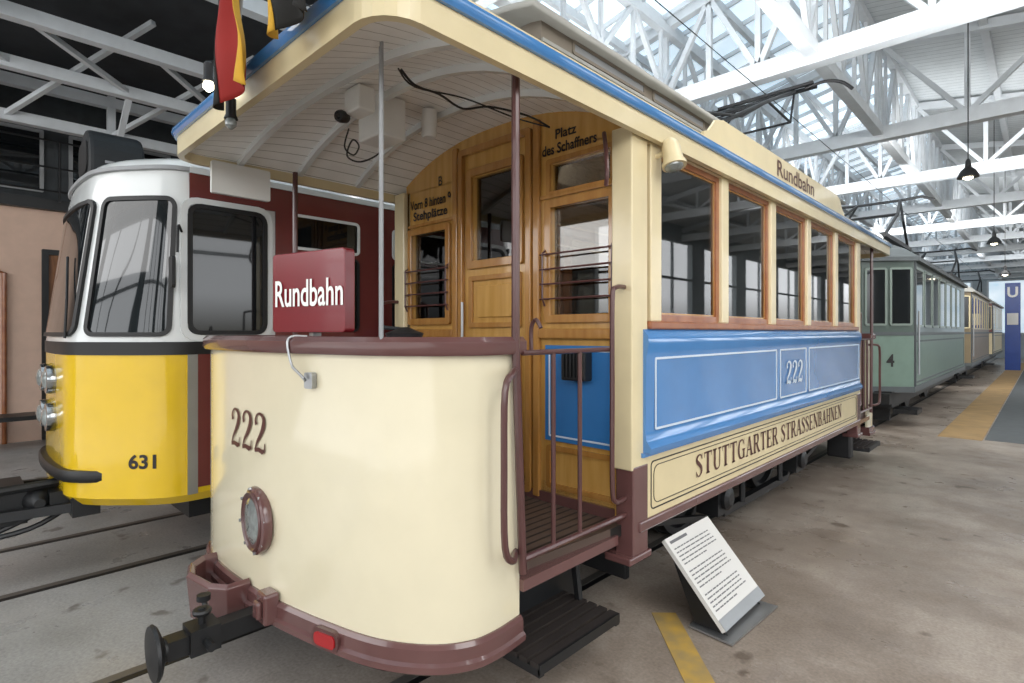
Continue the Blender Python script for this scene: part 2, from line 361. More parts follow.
for a_,b_,c_ in ((6.4,3.84,.44),(7.0,4.15,.5),(7.9,4.18,.45),(7.7,4.44,.42)): m.tube([(CX-c_,a_,b_),(CX+c_,a_,b_)],.015)
m.tube([(CX-.44,6.4,3.84),(CX+.5,7.0,4.15)],.010); m.tube([(CX+.44,6.4,3.84),(CX-.5,7.0,4.15)],.010); m.tube([(CX-.5,7.0,4.15),(CX+.36,8.2,4.68)],.010); m.tube([(CX+.5,7.0,4.15),(CX-.36,8.2,4.68)],.010)
m.box(CX-.6,CX+.6,8.25,8.30,4.72,4.755); m.box(CX-.6,CX+.6,8.40,8.45,4.72,4.755)
m.build('current_collector','black',tram)
T[0]=lambda v:v
# ---- body sides
for s in (1,-1):
    xs=CX+s*(XR-CX); U=Y*s
    def P(off,y,z): return (xs+s*off,y,z)
    prof=[(-.04,.985),(.075,.985),(.08,1.01),(.05,1.05),(.045,1.10),(.05,1.50),(.065,1.58),(.06,1.62),(.03,1.655),(-.04,1.655)]
    m=MB(); n=len(prof); y0,y1=YB+.05,YE-.05
    m.add([P(o,y0,z) for o,z in prof]+[P(o,y1,z) for o,z in prof],[tuple(range(n)),tuple(range(n,2*n))]+[(k,(k+1)%n,n+(k+1)%n,n+k) for k in range(n)])
    bl=m.build('side_panel','blue',tram,smooth=True)
    m=MB()
    for a,b in ((2.74,4.66),(4.74,5.42),(5.5,7.38)):
        if s<0:a,b=2*CY-b,2*CY-a
        m.ring((xs+s*.05,(a+b)/2,1.3),U,Z,b-a,.4,.012,.012,.0045)
    m.build('lining','line',bl)
    serif('number','222',(xs+s*.05,5.08,1.3),U,Z,.42,.19,'line',bl,off=.006)
    sk=MB().box(xs-.03,xs+.03,YB+.08,YE-.08,.62,.965).build('skirt_board','cream3',tram)
    m=MB(); m.ring((xs+s*.03,CY,.79),U,Z,YE-YB-.26,.27,.03,.007,.003); m.ring((xs+s*.03,CY,.79),U,Z,YE-YB-.32,.215,.05,.004,.003); m.build('border_line','txtk',sk)
    serif('lettering','STUTTGARTER STRASSENBAHNEN',(xs+s*.03,4.98,.80),U,Z,3.42,.14,'txtb',sk,off=.004)
    MB().box(xs-.05,xs+.045,YB,YE,.56,.62).build('sill_beam','brown',tram,bevel=.01)
    MB().box(xs-.05,xs+.045,YB+.03,YE-.03,.96,.985).build('rub_strip','blue',tram)
    MB().box(xs-.04,xs+.05,YB+.1,YE-.1,1.655,1.70).build('window_sill','frame',tram,bevel=.01)
    MB().box(xs-.05,xs+.03,YB+.05,YE-.05,2.685,2.80).build('letter_board','cream2',tram)
    for k in range(5):
        yc=3.265+.935*k
        f=MB().ring((xs-s*.03,yc,2.195),U,Z,.83,1.0,.03,.045,.035).build('window_frame','frame',tram)
        MB().ring((xs-s*.03,yc,2.195),U,Z,.75,.92,.02,.018,.022).build('inner_sash','honeyd',f)
        MB().panel((xs-s*.02,yc,2.195),U,Z,.75,.92,.02,.006).build('window_pane','glass',f)
    for k in range(6):
        yc=2.7975+.935*k; w=.055 if 0<k<5 else .06
        MB().box(xs-.03,xs+.028,yc-w,yc+w,1.70,2.70).build('window_post','cream2',tram,bevel=.006)
    MB().box(xs-s*.06-.01,xs-s*.03,YB+.05,YE-.05,.7,1.68).build('inner_wall','iwood',tram)
    m=MB()
    for k in range(6):
        yc=2.7975+.935*k; m.box(xs-s*.065,xs-s*.035,yc-.07,yc+.07,1.68,2.76)
    m.box(xs-s*.065,xs-s*.035,YB+.05,YE-.05,2.66,2.76); m.build('inner_lining','iwood',tram)
    m=MB()
    for q in range(6): m.box(xs-s*(.1+q*.07),xs-s*(.155+q*.07),2.8,7.3,1.08,1.105)
    for q in range(5): m.box(xs-s*.085,xs-s*.11,2.8,7.3,1.18+q*.10,1.25+q*.10)
    m.box(xs-s*.4,xs-s*.46,2.8,7.3,.72,1.08); m.build('bench','honeyd',tram)
    MB().tube([(xs-s*.45,2.7,2.45),(xs-s*.45,7.4,2.45)],.014).build('grab_rail','steel',tram)
MB().box(XL+.05,XR-.05,YB,YE,.66,.72).build('saloon_floor','dwood',tram)
m=MB(); m.lathe((XR+.11,2.8,2.68),Vector((.25,-.1,-1)),[(.02,-.03),(.04,-.01),(.05,.02),(.055,.10),(.066,.12),(.066,.14)],20)
m.tube([(XR+.0,2.8,2.62),(XR+.10,2.8,2.64)],.016); m.build('side_lamp','cream2',tram,smooth=True)
MB().lathe((XR+.14,2.785,2.55),Vector((.25,-.1,-1)),[(.055,-.01),(.05,.015),(.03,.03)],16).build('side_lamp_lens','lens',tram,smooth=True)
# ---- end platforms
dash=cat([(-1.655,1.76),(-1.64,1.6),(-1.66,1.47),(-1.756,1.34),(-1.94,1.225),(-2.2,1.15),(-2.5,1.09),(-2.75,1.06),(-3.05,1.045),(-3.35,1.06),(-3.56,1.12),(-3.67,1.24),(-3.70,1.42),(-3.70,1.76)],5)
def dashy(x):
    best=None
    for a,b in zip(dash,dash[1:]):
        if min(a[0],b[0])<=x<=max(a[0],b[0]) and abs(b[0]-a[0])>1e-5:
            y=a[1]+(b[1]-a[1])*(x-a[0])/(b[0]-a[0]); best=y if best is None else min(best,y)
    return best if best is not None else 1.2
def end(rear):
    T[0]=(lambda v:Vector((v.x,2*CY-v.y,v.z))) if rear else (lambda v:v)
    d=MB().sweep(dash,[(0,.40),(0,1.55),(-.025,1.55),(-.025,.40)]).build('dash_panel','cream',tram,smooth=True)
    MB().sweep(dash,[(.03,1.545),(.04,1.56),(.04,1.60),(.02,1.62),(-.09,1.62),(-.10,1.60),(-.10,1.56),(-.09,1.545)]).build('dash_rim','brown',tram,smooth=True)
    MB().sweep(dash+[Vector((-3.70,1.95))],[(-.08,.295),(.025,.295),(.035,.305),(.035,.33),(.022,.34),(.022,.39),(.01,.405),(-.08,.405)]).build('fender','brown',tram,smooth=True)
    m=MB(); pp=[(p[0]*.96+CX*.04,p[1]+.04) for p in dash]; m.prism((0,0,.54),X,Y,pp+[(XL+.06,YB),(XR-.04,YB)],0,.06); m.build('platform_floor','dwood',tram)
    m=MB()
    for dx in (-.6,.6): m.box(CX+dx-.05,CX+dx+.05,1.5,YB+.6,.38,.54)
    m.box(XL+.3,XR-.3,1.45,1.55,.36,.54); m.build('platform_bearer','black',tram)
    for s in (1,-1):
        xs=CX+s*(XR-CX); m=MB()
        for q in range(6): m.box(xs+s*(.07-q*.062),xs+s*(.025-q*.062),1.74,2.34,.225,.245)
        m.build('step','stepw',tram)
        m=MB(); m.box(xs-s*.26,xs+s*.08,1.74,1.77,.19,.225); m.box(xs-s*.26,xs+s*.08,2.31,2.34,.19,.225); m.box(xs+s*.07,xs+s*.083,1.74,2.34,.20,.245)
        for yy in (1.76,2.32): m.beam((xs-s*.15,yy,.21),(xs-s*.2,yy,.56),.03)
        m.box(xs-s*.30,xs-s*.27,1.72,2.44,.18,.54); m.build('step_bracket','black',tram)
        m=MB(); m.box(xs-s*.03,xs-s*.09,1.76,2.5,.51,.56); m.build('step_edge','brown',tram)
        m=MB(); m.box(xs-s*.10,xs+s*.03,2.54,2.7,.90,2.74); m.build('corner_post','cream2',tram,bevel=.008)
        m=MB(); m.box(xs-s*.08,xs+s*.033,2.55,2.70,.44,.92); m.box(xs-s*.12,xs+s*.045,2.50,2.72,.41,.45); m.build('post_foot','brown',tram,bevel=.008)
        MB().tube([(xs-s*.02,1.745,.6),(xs-s*.02,1.70,1.58),(xs-s*.02,1.70,2.74)],.018).build('canopy_pole','rail',tram,smooth=True)
        m=MB(); xg=xs-s*.02
        m.tube([(xg,1.74,1.55),(xg,2.42,1.55)],.012); m.tube([(xg,1.74,.66),(xg,2.55,.66)],.015)
        for yy in (1.95,2.15): m.tube([(xg,yy,.66),(xg,yy,1.55)],.011)
        m.build('gate','rail',tram,smooth=True)
        MB().tube(cat([(xs-s*.02,2.55,1.88),(xs+s*.0,2.43,1.87),(xs,2.40,1.80),(xs,2.40,1.3),(xs,2.40,.85),(xs,2.43,.76),(xs-s*.02,2.55,.75)],4),.013).build('entrance_handrail','rail',tram,smooth=True)
        MB().tube(cat([(xs-s*.05,1.73,1.475),(xs+s*.03,1.63,1.47),(xs+s*.045,1.57,1.40),(xs+s*.045,1.565,1.1),(xs+s*.045,1.57,.78),(xs+s*.03,1.63,.70),(xs-s*.05,1.73,.69)],4),.015).build('dash_handrail','rail',tram,smooth=True)
    xl,xr=XL+.05,XR-.05; O=Vector((xl,YB,.6)); x2u=lambda x:x-xl; z2v=lambda z:z-.6
    ops=[(x2u(-3.60),x2u(-3.17),z2v(1.74),z2v(2.40)),(x2u(-2.17),x2u(-1.74),z2v(1.74),z2v(2.40)),
         (x2u(-2.17),x2u(-1.74),z2v(2.50),z2v(2.66)),(x2u(-2.88),x2u(-2.46),z2v(2.14),z2v(2.72))]
    m=MB().wallo(O,X,Z,xr-xl,2.74-.6,ops,.05)
    top=[(x,ceil(x,YB)-2.735) for x in [xl+(xr-xl)*k/16 for k in range(17)]]
    m.prism((0,YB,2.735),X,Z,[(xl,0)]+[(x,max(z,.002)) for x,z in top]+[(xr,0)],-.05,0)
    bk=m.build('bulkhead','honey',tram)
    for xc in (-3.385,-1.955):
        f=MB().ring((xc,YB,2.07),X,Z,.52,.75,.02,.05,.025).build('bulkhead_window_frame','honeyd',tram,bevel=.004)
        MB().panel((xc,YB+.03,2.07),X,Z,.44,.68,.01,.005).build('window_pane','glass',f)
        m=MB()
        for zz in (1.84,1.93,2.02,2.11): m.tube([(xc-.27,YB-.05,zz),(xc+.27,YB-.05,zz)],.006,6)
        for e in (-.25,.25): m.tube([(xc+e,YB-.03,1.8),(xc+e,YB-.05,1.84),(xc+e,YB-.05,2.12),(xc+e,YB-.02,2.14)],.006,6)
        m.build('window_guard','rail',f)
        f=MB().box(xc-.26,xc+.26,YB-.012,YB,.98,1.56).build('lower_panel','blued',tram)
        MB().ring((xc,YB-.012,1.27),X,Z,.46,.53,.01,.01,.003).build('lining','line',f)
        if xc>-3: MB().ring((xc,YB,2.58),X,Z,.50,.23,.02,.03,.018).build('transom_frame','honeyd',tram)
        MB().ring((xc,YB,.82),X,Z,.50,.26,.02,.03,.015).build('bottom_panel_frame','honeyd',tram)
        MB().box(xc-.3,xc+.3,YB-.035,YB,1.6,1.66).build('sill_rail','honeyd',tram,bevel=.008)
        MB().box(xc-.3,xc+.3,YB-.02,YB,2.455,2.48).build('head_moulding','honeyd',tram,bevel=.005)
    MB().panel((-1.955,YB+.03,2.58),X,Z,.44,.18,.01,.005).build('transom_pane','glass',tram)
    m=MB(); m.ring((CX,YB,1.78),X,Z,.70,2.30,.03,.045,.035); m.build('door_frame','honeyd',tram,bevel=.005)
    dd=MB(); dd.ring((CX,YB,2.43),X,Z,.54,.70,.02,.055,.025); dd.ring((CX,YB,1.85),X,Z,.50,.36,.01,.035,.02); dd.ring((CX,YB,1.15),X,Z,.50,.85,.01,.035,.02)
    dd=dd.build('sliding_door','honeyd',tram,bevel=.004)
    m=MB(); m.panel((CX,YB,1.85),X,Z,.34,.22,.02,.014); m.panel((CX,YB,1.15),X,Z,.34,.68,.02,.014); m.build('door_panels','honey',dd,bevel=.006)
    MB().panel((CX,YB+.03,2.43),X,Z,.44,.6,.01,.005).build('door_pane','glass',dd)
    MB().tube([(CX-.28,YB-.05,1.55),(CX-.28,YB-.05,1.85)],.01).build('door_handle','steel',dd)
    for xx in (-2.28,-3.06):
        MB().box(xx-.025,xx+.025,YB-.03,YB,.62,2.96).build('bulkhead_pilaster','honeyd',tram,bevel=.006)
    for a_,b_ in ((-1.70,-1.63),(-3.71,-3.64)): MB().box(a_,b_,YB-.03,YB,.62,2.74).build('bulkhead_edge_post','honey',tram,bevel=.006)
    MB().box(xl,xr,YB-.02,YB,.6,.66).build('kick_board','brown',tram)
    T[0]=lambda v:v
    return d,bk
dpan,bulk=end(False); end(True)
text('lettering','Vorn 8 hinten 9',(-3.38,YB,2.635),X,Z,.50,.075,'txtk',bulk,bold=.025,off=.004)
text('lettering','Stehplätze',(-3.38,YB,2.535),X,Z,.42,.09,'txtk',bulk,bold=.025,off=.004)
text('lettering','Platz',(-2.06,YB,2.84),X,Z,.16,.06,'txtk',bulk,bold=.02,off=.005)
text('lettering','des Schaffners',(-2.04,YB,2.755),X,Z,.41,.065,'txtk',bulk,bold=.02,off=.005)
text('lettering','B',(-3.25,YB,2.77),X,Z,.045,.07,'txtk',bulk,bold=.012,off=.005)
def dm(a,b):
    x=-2.84+a; return Vector((x,dashy(x)-.006,1.155+b))
serif('number','222',(0,0,0),X,Z,.37,.195,'txtb',dpan,mapf=dm,wt=.85)
m=MB(); m.box(-2.03,-1.86,YB-.09,YB-.012,1.36,1.54); bx=m.build('switch_box','black',tram,bevel=.01)
m=MB()
for q in range(6): m.box(-2.01+q*.026,-2.0+q*.026,YB-.1,YB-.09,1.38,1.52)
m.build('ribs','black',bx)
hx=-2.73; hy=dashy(hx); A=Vector((-.08,-1,0))
hl=MB().lathe((hx,hy,.735),A,[(.155,-.02),(.162,.005),(.158,.02),(.14,.028),(.13,.02)],32).build('headlamp','brown',tram,smooth=True)
MB().lathe((hx,hy,.735),A,[(.128,.01),(.12,.026),(.08,.038),(.001,.045)],32).build('lens','lens',hl,smooth=True)
MB().lathe((hx,hy,.735),A,[(.135,.02),(.142,.03),(.135,.038),(.125,.03)],32).build('bezel','rail',hl,smooth=True)
for q in range(8):
    a=q*math.pi/4+.2; MB().lathe((hx+.15*math.cos(a),hy-.02,.735+.15*math.sin(a)),A,[(.008,-.01),(.008,.012)],8).build('bolt','steel',hl)
px=-2.17; py=dashy(px)-.028; W=Vector((1,.26,0)).normalized(); N_=W.cross(Z)
rl=MB().panel((px,py,.352),W,Z,.15,.085,.03,.014,-.02).build('tail_lamp','rail',tram)
MB().panel(Vector((px,py,.352))+N_*.014,W,Z,.12,.055,.02,.006).build('red_lens','redl',rl,smooth=True)
hx2=-2.36;hy2=dashy(hx2)
m=MB(); m.tube(cat([(hx2-.03,hy2+.03,1.62),(hx2-.04,hy2-.05,1.61),(hx2-.02,hy2-.045,1.5),(hx2+.02,hy2-.03,1.46),(hx2+.06,hy2-.02,1.43)],5),.006); m.panel((hx2+.07,hy2+.0,1.43),W,Z,.05,.07,.01,.015,-.01); m.tube([(hx2+.07,hy2-.03,1.44),(hx2+.02,hy2-.06,1.49)],.006)
m.build('flag_hook','steel',tram,smooth=True)
m=MB(); tp=[(-2.80,1.05),(-2.80,.95),(-2.87,.90),(-3.08,.87),(-3.20,.91),(-3.26,.98),(-3.26,1.05)]
m.sweep(tp,[(0,.23),(.018,.42),(0,.44),(-.022,.42),(-.022,.23)]); m.prism((0,0,.21),X,Y,tp,0,.03); m.build('sand_tray','brown',tram,bevel=.004)
m=MB(); m.box(-2.62,-2.52,1.01,1.08,.31,.45); m.box(-2.60,-2.54,.985,1.01,.34,.42); m.build('cable_socket','brown',tram,bevel=.012)
m=MB(); m.box(CX-.04,CX+.04,.66,1.5,.26,.34); m.lathe((CX,.66,.30),-Y,[(.05,0),(.05,.05)],12); m.beam((CX,1.1,.30),(CX+.3,1.5,.45),.05); m.beam((CX,1.1,.30),(CX-.3,1.5,.45),.05)
m.tube([(CX,.80,.34),(CX,.80,.43)],.015); m.lathe((CX,.80,.40),Z,[(.035,0),(.04,.012),(.035,.022)],12); m.box(CX-.06,CX+.06,.74,.86,.25,.36); m.tube([(CX+.06,.8,.3),(CX+.13,.8,.3)],.018); m.tube([(CX-.06,.84,.34),(CX-.11,.84,.42)],.012); m.lathe((CX-.11,.84,.41),Z,[(.03,0),(.03,.025)],10)
cp=m.build('coupler','black',tram,smooth=True)
MB().lathe((CX,.62,.30),-Y,[(.05,-.03),(.105,-.01),(.115,.0),(.11,.012),(.03,.02)],28).build('buffer_disc','black',cp,smooth=True)
for xx,yy in ((-1.90,1.22),(-1.945,1.245)): MB().tube([(xx,yy,1.6),(xx,yy,2.80)],.008).build('brake_rod','grey',tram,smooth=True)
m=MB(); m.lathe((-1.93,1.35,1.62),Z,[(.075,0),(.08,.015),(.05,.025),(.02,.04)],20); m.tube([(-1.93,1.35,1.65),(-2.02,1.30,1.66)],.009); m.build('controller_cap','black',tram,smooth=True)
m=MB(); m.box(-2.12,-1.86,1.42,1.62,.6,1.55); m.build('controller_case','black',tram,bevel=.03)
m=MB(); m.tube(cat([(-1.80,2.0,1.55),(-1.80,2.0,1.66),(-1.77,2.0,1.70),(-1.74,2.0,1.66)],4),.01); m.build('brake_handle','rail',tram)
m=MB(); m.box(-2.93,-2.70,1.72,1.9,2.76,3.0); m.build('junction_box','offw',tram,bevel=.01)
m=MB(); m.lathe((-2.74,2.1,2.84),Z,[(.04,0),(.05,.02),(.045,.06),(.05,.08),(.045,.17)],16); m.build('ceiling_lamp','offw',tram,smooth=True)
m=MB(); m.tube(cat([(-2.1,1.45,2.83),(-2.13,1.55,2.80),(-2.2,1.75,2.84),(-2.25,1.95,2.84),(-2.2,2.1,2.88),(-2.1,2.3,2.86),(-2.02,2.4,2.80)],5),.006)
m.tube(cat([(-2.12,1.45,2.84),(-2.2,1.6,2.83),(-2.18,1.9,2.86),(-2.1,2.2,2.82),(-2.02,2.4,2.80)],5),.0045)
m.build('canopy_cable','rubber',tram,smooth=True)
m=MB(); m.tube(cat([(-3.0,1.70,2.86),(-3.05,1.70,2.76),(-2.98,1.72,2.70),(-2.92,1.72,2.74),(-2.96,1.7,2.78),(-3.02,1.7,2.70),(-2.95,1.75,2.66),(-2.82,1.8,2.70),(-2.80,1.8,2.8)],6),.005); m.build('hanging_cable','rubber',tram,smooth=True)
m=MB(); m.tube(cat([(-1.72,2.5,2.72),(-1.68,2.46,2.6),(-1.66,2.44,2.48),(-1.68,2.46,2.42)],5),.012); m.build('leather_strap','rail',tram)
m=MB(); m.panel((-3.75,1.35,2.61),Y,Z,.36,.20,.01,.03); m.build('hanging_box','offw',tram)
# running gear
for yy in (4.15,5.95):
    for s in (1,-1):
        xw=CX+s*.5
        MB().lathe((xw,yy,.40),X*s,[(.10,-.07),(.10,-.05),(.30,-.05),(.31,-.06),(.395,-.055),(.395,-.035),(.385,-.03),(.38,.06),(.33,.06),(.31,.02),(.12,.02),(.1,.08)],36).build('wheel','black',tram,smooth=True)
    MB().tube([(CX-.85,yy,.40),(CX+.85,yy,.40)],.06,12).build('axle','black',tram)
for s in (1,-1):
    m=MB(); xf=CX+s*.82
    m.box(xf-.04,xf+.04,3.0,7.1,.42,.50)
    for yy in (4.15,5.95):
        m.box(xf-.07,xf+.1,yy-.13,yy+.13,.26,.50); m.lathe((xf+s*.1,yy,.38),X*s,[(.09,0),(.09,.03),(.05,.05)],14)
        for q in range(5): m.box(xf-.03,xf+.05,yy-.42+q*.07,yy+.42-q*.07,.50+q*.018,.516+q*.018)
        m.tube([(xf,yy-.42,.5),(xf,yy-.42,.60)],.03); m.tube([(xf,yy+.42,.5),(xf,yy+.42,.60)],.03)
    m.beam((xf,3.0,.46),(xf,2.75,.58),.06); m.beam((xf,7.1,.46),(xf,7.3,.58),.06); m.box(xf-.03,xf+.03,4.3,5.8,.18,.24); m.beam((xf,4.3,.21),(xf,4.15,.35),.05); m.beam((xf,5.8,.21),(xf,5.95,.35),.05)
    m.beam((xf,3.1,.42),(xf,4.0,.24),.04); m.beam((xf,7.0,.42),(xf,6.1,.24),.04); m.tube([(xf+.05,4.6,.24),(xf+.05,4.6,.5)],.025); m.tube([(xf+.05,5.5,.24),(xf+.05,5.5,.5)],.025)
    for yy in (3.35,6.75):
        m.lathe((xf,yy,.5),Z,[(.05,0),(.05,.02),(.035,.03),(.05,.045),(.035,.06),(.05,.075),(.05,.1)],12)
    m.build('truck_frame','black',tram)
MB().box(CX-.35,CX+.35,4.5,5.6,.25,.6).build('motor_case','black',tram,bevel=.04)
MB().box(XL+.15,XR-.15,YB,YE,.60,.66).build('underframe','black',tram)
MB().box(XR-.3,XR-.05,7.45,7.6,.14,.45).build('life_guard','black',tram,bevel=.02)
MB().box(CX-.8,CX+.8,2.95,3.0,.10,.40).build('track_guard','black',tram,bevel=.01)
# ================================================================= things on tram
U_=Vector((.975,.222,0)).normalized()
db=thing('destination_board',(-2.45,1.2,1.62),'red enamel board reading Rundbahn standing on the front rim','sign')
MB().panel((-2.45,1.2,1.825),U_,Z,.50,.375,.018,.03,-.03).build('board','red',db,bevel=.005)
text('lettering','Rundbahn',(-2.437,1.2,1.82),U_,Z,.465,.125,'txtw',db,bold=.015,off=.033)
m=MB(); m.box(-2.46,-2.42,1.19,1.23,1.622,1.66); m.build('bracket','steel',db)
def flag(loc,cols,label,h,w):
    t=thing('flag',loc,label,'flag'); L=Vector(loc)
    MB().tube([L+Vector((-w*.4,.02,-h*.05)),L+Vector((w*.1,.0,.38))],.009).build('pole','steel',t)
    m=MB()
    def fn(a,b):
        ph=a*3.2*math.pi+b*2.2; sq=.55+.5*math.sin(min(1,b*1.3)*math.pi/2)
        return L+Vector(((a-.5)*w*sq+.07*(b-.4)+.015*math.sin(b*8+a*3),-.06+.04*math.sin(ph)*(.5+.5*b),.30-h*b*(1-.22*a)-.12*a-.03*math.sin(a*7)))
    n=len(cols)
    for k in range(n):
        m.mi=k
        a0,a1=k/n,(k+1)/n
        m.grid(lambda a,b,a0=a0,a1=a1:fn(a0+(a1-a0)*a,b),12,20)
    m.build('cloth',cols,t,smooth=True,solid=.003)
flag((-2.47,.90,2.88),['fb','fr','fg'],'black red and gold flag hanging over the canopy front',.56,.38)
flag((-1.95,.91,2.86),['fg','fb','fb'],'yellow and black flag right of the tricolour flag',.42,.34)
def fest(x,z,lab,lit):
    t=thing('festoon_lamp',(x,.91,z),lab,'lamp')
    MB().lathe((x,.91,z),Z,[(.012,.10),(.022,.09),(.022,.02),(.03,0)],12).build('socket','black',t,smooth=True)
    MB().lathe((x,.91,z),-Z,[(.018,-.005),(.026,.015),(.024,.03),(.008,.045)],12).build('bulb','bulb' if lit else 'lens',t,smooth=True)
    MB().tube([(x,.91,z+.1),(x,.935,z+.11)],.005).build('clip','black',t)
fest(-2.94,2.86,'lit bulb in a black socket left of the tricolour flag',True)
fest(-2.64,2.60,'small unlit bulb under the canopy edge below the flags',False)
t=thing('security_camera',(-2.68,1.5,2.79),'small round black camera with white cable box under the canopy','camera')
MB().box(-2.70,-2.55,1.5,1.6,2.80,2.93).build('mount_box','offw',t,bevel=.01)
MB().lathe((-2.70,1.49,2.79),Vector((.3,-1,-.2)),[(.012,-.05),(.03,-.03),(.034,.01),(.028,.03)],16).build('camera_head','black',t,smooth=True)
MB().lathe((-2.70,1.49,2.79),Vector((.3,-1,-.2)),[(.018,.028),(.012,.036)],16).build('camera_lens','dglass',t,smooth=True)
# ================================================================= INFO STAND
t=thing('information_stand',(-1.38,3.15,0),'low slanted white text panel on grey steel foot beside the tram','sign')
v=Vector((-.36,0,.40)).normalized(); O=Vector((-1.22-.18,3.15,.05+.195)); H=.53
MB().panel(O,Y,v,.56,H,.006,.02,-.005).build('text_panel','paper',t)
m=MB(); Nn=Y.cross(v)
def line(y0,y1,k,hh=.006,x=0): m.obox(O+Y*((y0+y1)/2)+v*k+Nn*.0205,Y,v,Nn,(y1-y0)/2,hh/2,.0006)
line(-.25,-.05,.235,.016)
for k in range(17):
    if k in (5,11): continue
    a=-.25; e=.03 if k in (4,10,16) else (.17+.03*random.random())
    while a<e:
        w=random.uniform(.02,.06); line(a,min(a+w,e),.195-k*.0225,.007); a+=w+.008
m.build('printed_lines','ink',t)
MB().obox(O+v*(-H/2+.03)+Nn*.021,Y,v,Nn,.28,.03,.001).build('steel_strip','steel',t)
for yy in (2.92,3.39): MB().prism((0,yy,0),X,Z,[(-1.40,.02),(-1.22,0.02),(-1.24,.04),(-1.56,.40)],-.005,.005).build('side_plate','rubber',t)
MB().prism((0,0,.006),X,Y,[(-1.42,2.88),(-1.17,2.86),(-1.14,3.45),(-1.42,3.43)],0,.010).build('base_plate','steel',t)
# ================================================================= TRAM 631
def loft(rings,name,m,parent,smooth=False):
    mb=MB(); n=len(rings[0]); mb.add([p for r in rings for p in r],[(i*n+k,i*n+(k+1)%n,(i+1)*n+(k+1)%n,(i+1)*n+k) for i in range(len(rings)-1) for k in range(n)]+[tuple(range(n)),tuple(range((len(rings)-1)*n,len(rings)*n))])
    return mb.build(name,m,parent,smooth=smooth)
C2=-5.13
t2=thing('tram',(C2,8,0),'yellow and white tram numbered 631 standing on the left track','tram')
half=[Vector(p) for p in ((1.03,1.6),(1.03,1.3),(1.03,1.10),(.97,.96),(.82,.80),(.66,.66),(.50,.58),(.25,.555),(0,.55))]
front=cat(half+[Vector((-p.x,p.y)) for p in half[::-1][1:]],6)
full=[Vector((1.03,15.5)),Vector((1.03,6))]+front+[Vector((-1.03,6)),Vector((-1.03,15.5))]
def lean(z): return 0 if z<1.575 else (z-1.575)*.13
def mp2(a,y,z,inset=0,off=0):
    w=max(0,min(1,(1.6-y)/1.0))**2; y2=y+inset*.9 if y<6 else y-inset*.5
    return Vector((C2+a*(1-inset/1.03),y2+lean(z)*w,z))
def ring2(z,inset=0): return [mp2(p.x,p.y,z,inset) for p in full]
loft([ring2(.50,.05),ring2(.56,0),ring2(1.49,0)],'lower_body','yellow',t2,True)
loft([ring2(1.49,-.008),ring2(1.575,-.008)],'belt_stripe','rubber',t2,True)
loft([ring2(1.575,0),ring2(2.1),ring2(2.60,0),ring2(2.72,.01)],'upper_body','white',t2,True)
loft([ring2(2.72,.01),ring2(2.78,.04),ring2(2.82,.10),ring2(2.85,.20),ring2(2.875,.36),ring2(2.89,.62)],'roof','white',t2,smooth=True)
MB().sweep([(p.x,p.y) for p in [mp2(q.x,q.y,2.72,.0) for q in full]],[(.0,2.705),(.015,2.71),(.015,2.735),(0,2.74)]).build('rain_strip','grey',t2,smooth=True)
sl=[0]
for a,b in zip(front,front[1:]): sl.append(sl[-1]+(b-a).length)
def at_s(s):
    for i in range(len(sl)-1):
        if s<=sl[i+1] or i==len(sl)-2:
            k=(s-sl[i])/(sl[i+1]-sl[i]); p=front[i]+(front[i+1]-front[i])*k; d=(front[i+1]-front[i]).normalized(); return p,Vector((-d.y,d.x))
def s_of(a,y): return min(range(len(front)),key=lambda i:(front[i]-Vector((a,y))).length)
def surf(s,z,off):
    p,n=at_s(s); q=mp2(p.x,p.y,z); return q+Vector((n.x,n.y,0)).normalized()*off
def wrap_window(s0,s1,z0,z1,r,name,b=.028):
    w,h=abs(s1-s0),z1-z0; sc,zc=(s0+s1)/2,(z0+z1)/2
    def dens(L):
        o=[]
        for i in range(len(L)):
            p=Vector(L[i]);q=Vector(L[(i+1)%len(L)]); kk=6 if (q-p).length>.1 else 1
            for k in range(kk): o.append(p+(q-p)*(k/kk))
        return o
    o=dens(rr(w,h,r,6)); i_=dens(rr(w-2*b,h-2*b,r-b,6)); n=min(len(o),len(i_)); m=MB(); vs=[]; fs=[]
    for L,of in ((o,-.005),(o,.022),(i_,.022),(i_,-.005)): vs+=[surf(sc+p[0],zc+p[1],of) for p in L]
    for a in range(4):
        c=(a+1)%4
        for k in range(n): fs.append((a*n+k,a*n+(k+1)%n,c*n+(k+1)%n,c*n+k))
    f=m.add(vs,fs).build(name+'_frame','rubber',t2,smooth=True)
    def g(a,c):
        u=(a-.5)*(w-b); rad=r-b/2; e=abs(u)-((w-b)/2-rad); hh=(h-b)/2-(rad-math.sqrt(max(0,rad*rad-e*e)) if e>0 else 0)
        return surf(sc+u,zc+(2*c-1)*hh,.010)
    MB().grid(g,28,6).build(name+'_glass','sglass',f,smooth=True)
    return sc,zc
sa=sl[s_of(1.02,1.04)]; sb=sl[s_of(.62,.64)]; tot=sl[-1]
wrap_window(sa+.0,sb-.01,1.61,2.53,.07,'corner_windscreen')
wrap_window(sb+.06,tot-sb-.06,1.61,2.53,.08,'centre_windscreen')
wrap_window(tot-sb+.01,tot-sa,1.61,2.53,.07,'corner_windscreen')
m=MB(); m.tube([surf(sb+.12,1.60,.03),surf(sb+.15,1.85,.04),surf(sb+.3,2.15,.035)],.008); m.build('wiper','rubber',t2)
xs2=C2+1.03
m=MB(); m.box(xs2-.02,xs2+.012,1.15,15.4,2.53,2.70); m.box(xs2-.02,xs2+.012,1.72,15.4,1.58,2.53); m.build('maroon_side','maroon',t2)
MB().box(xs2-.02,xs2+.02,1.15,15.4,2.70,2.74).build('gutter','white',t2)
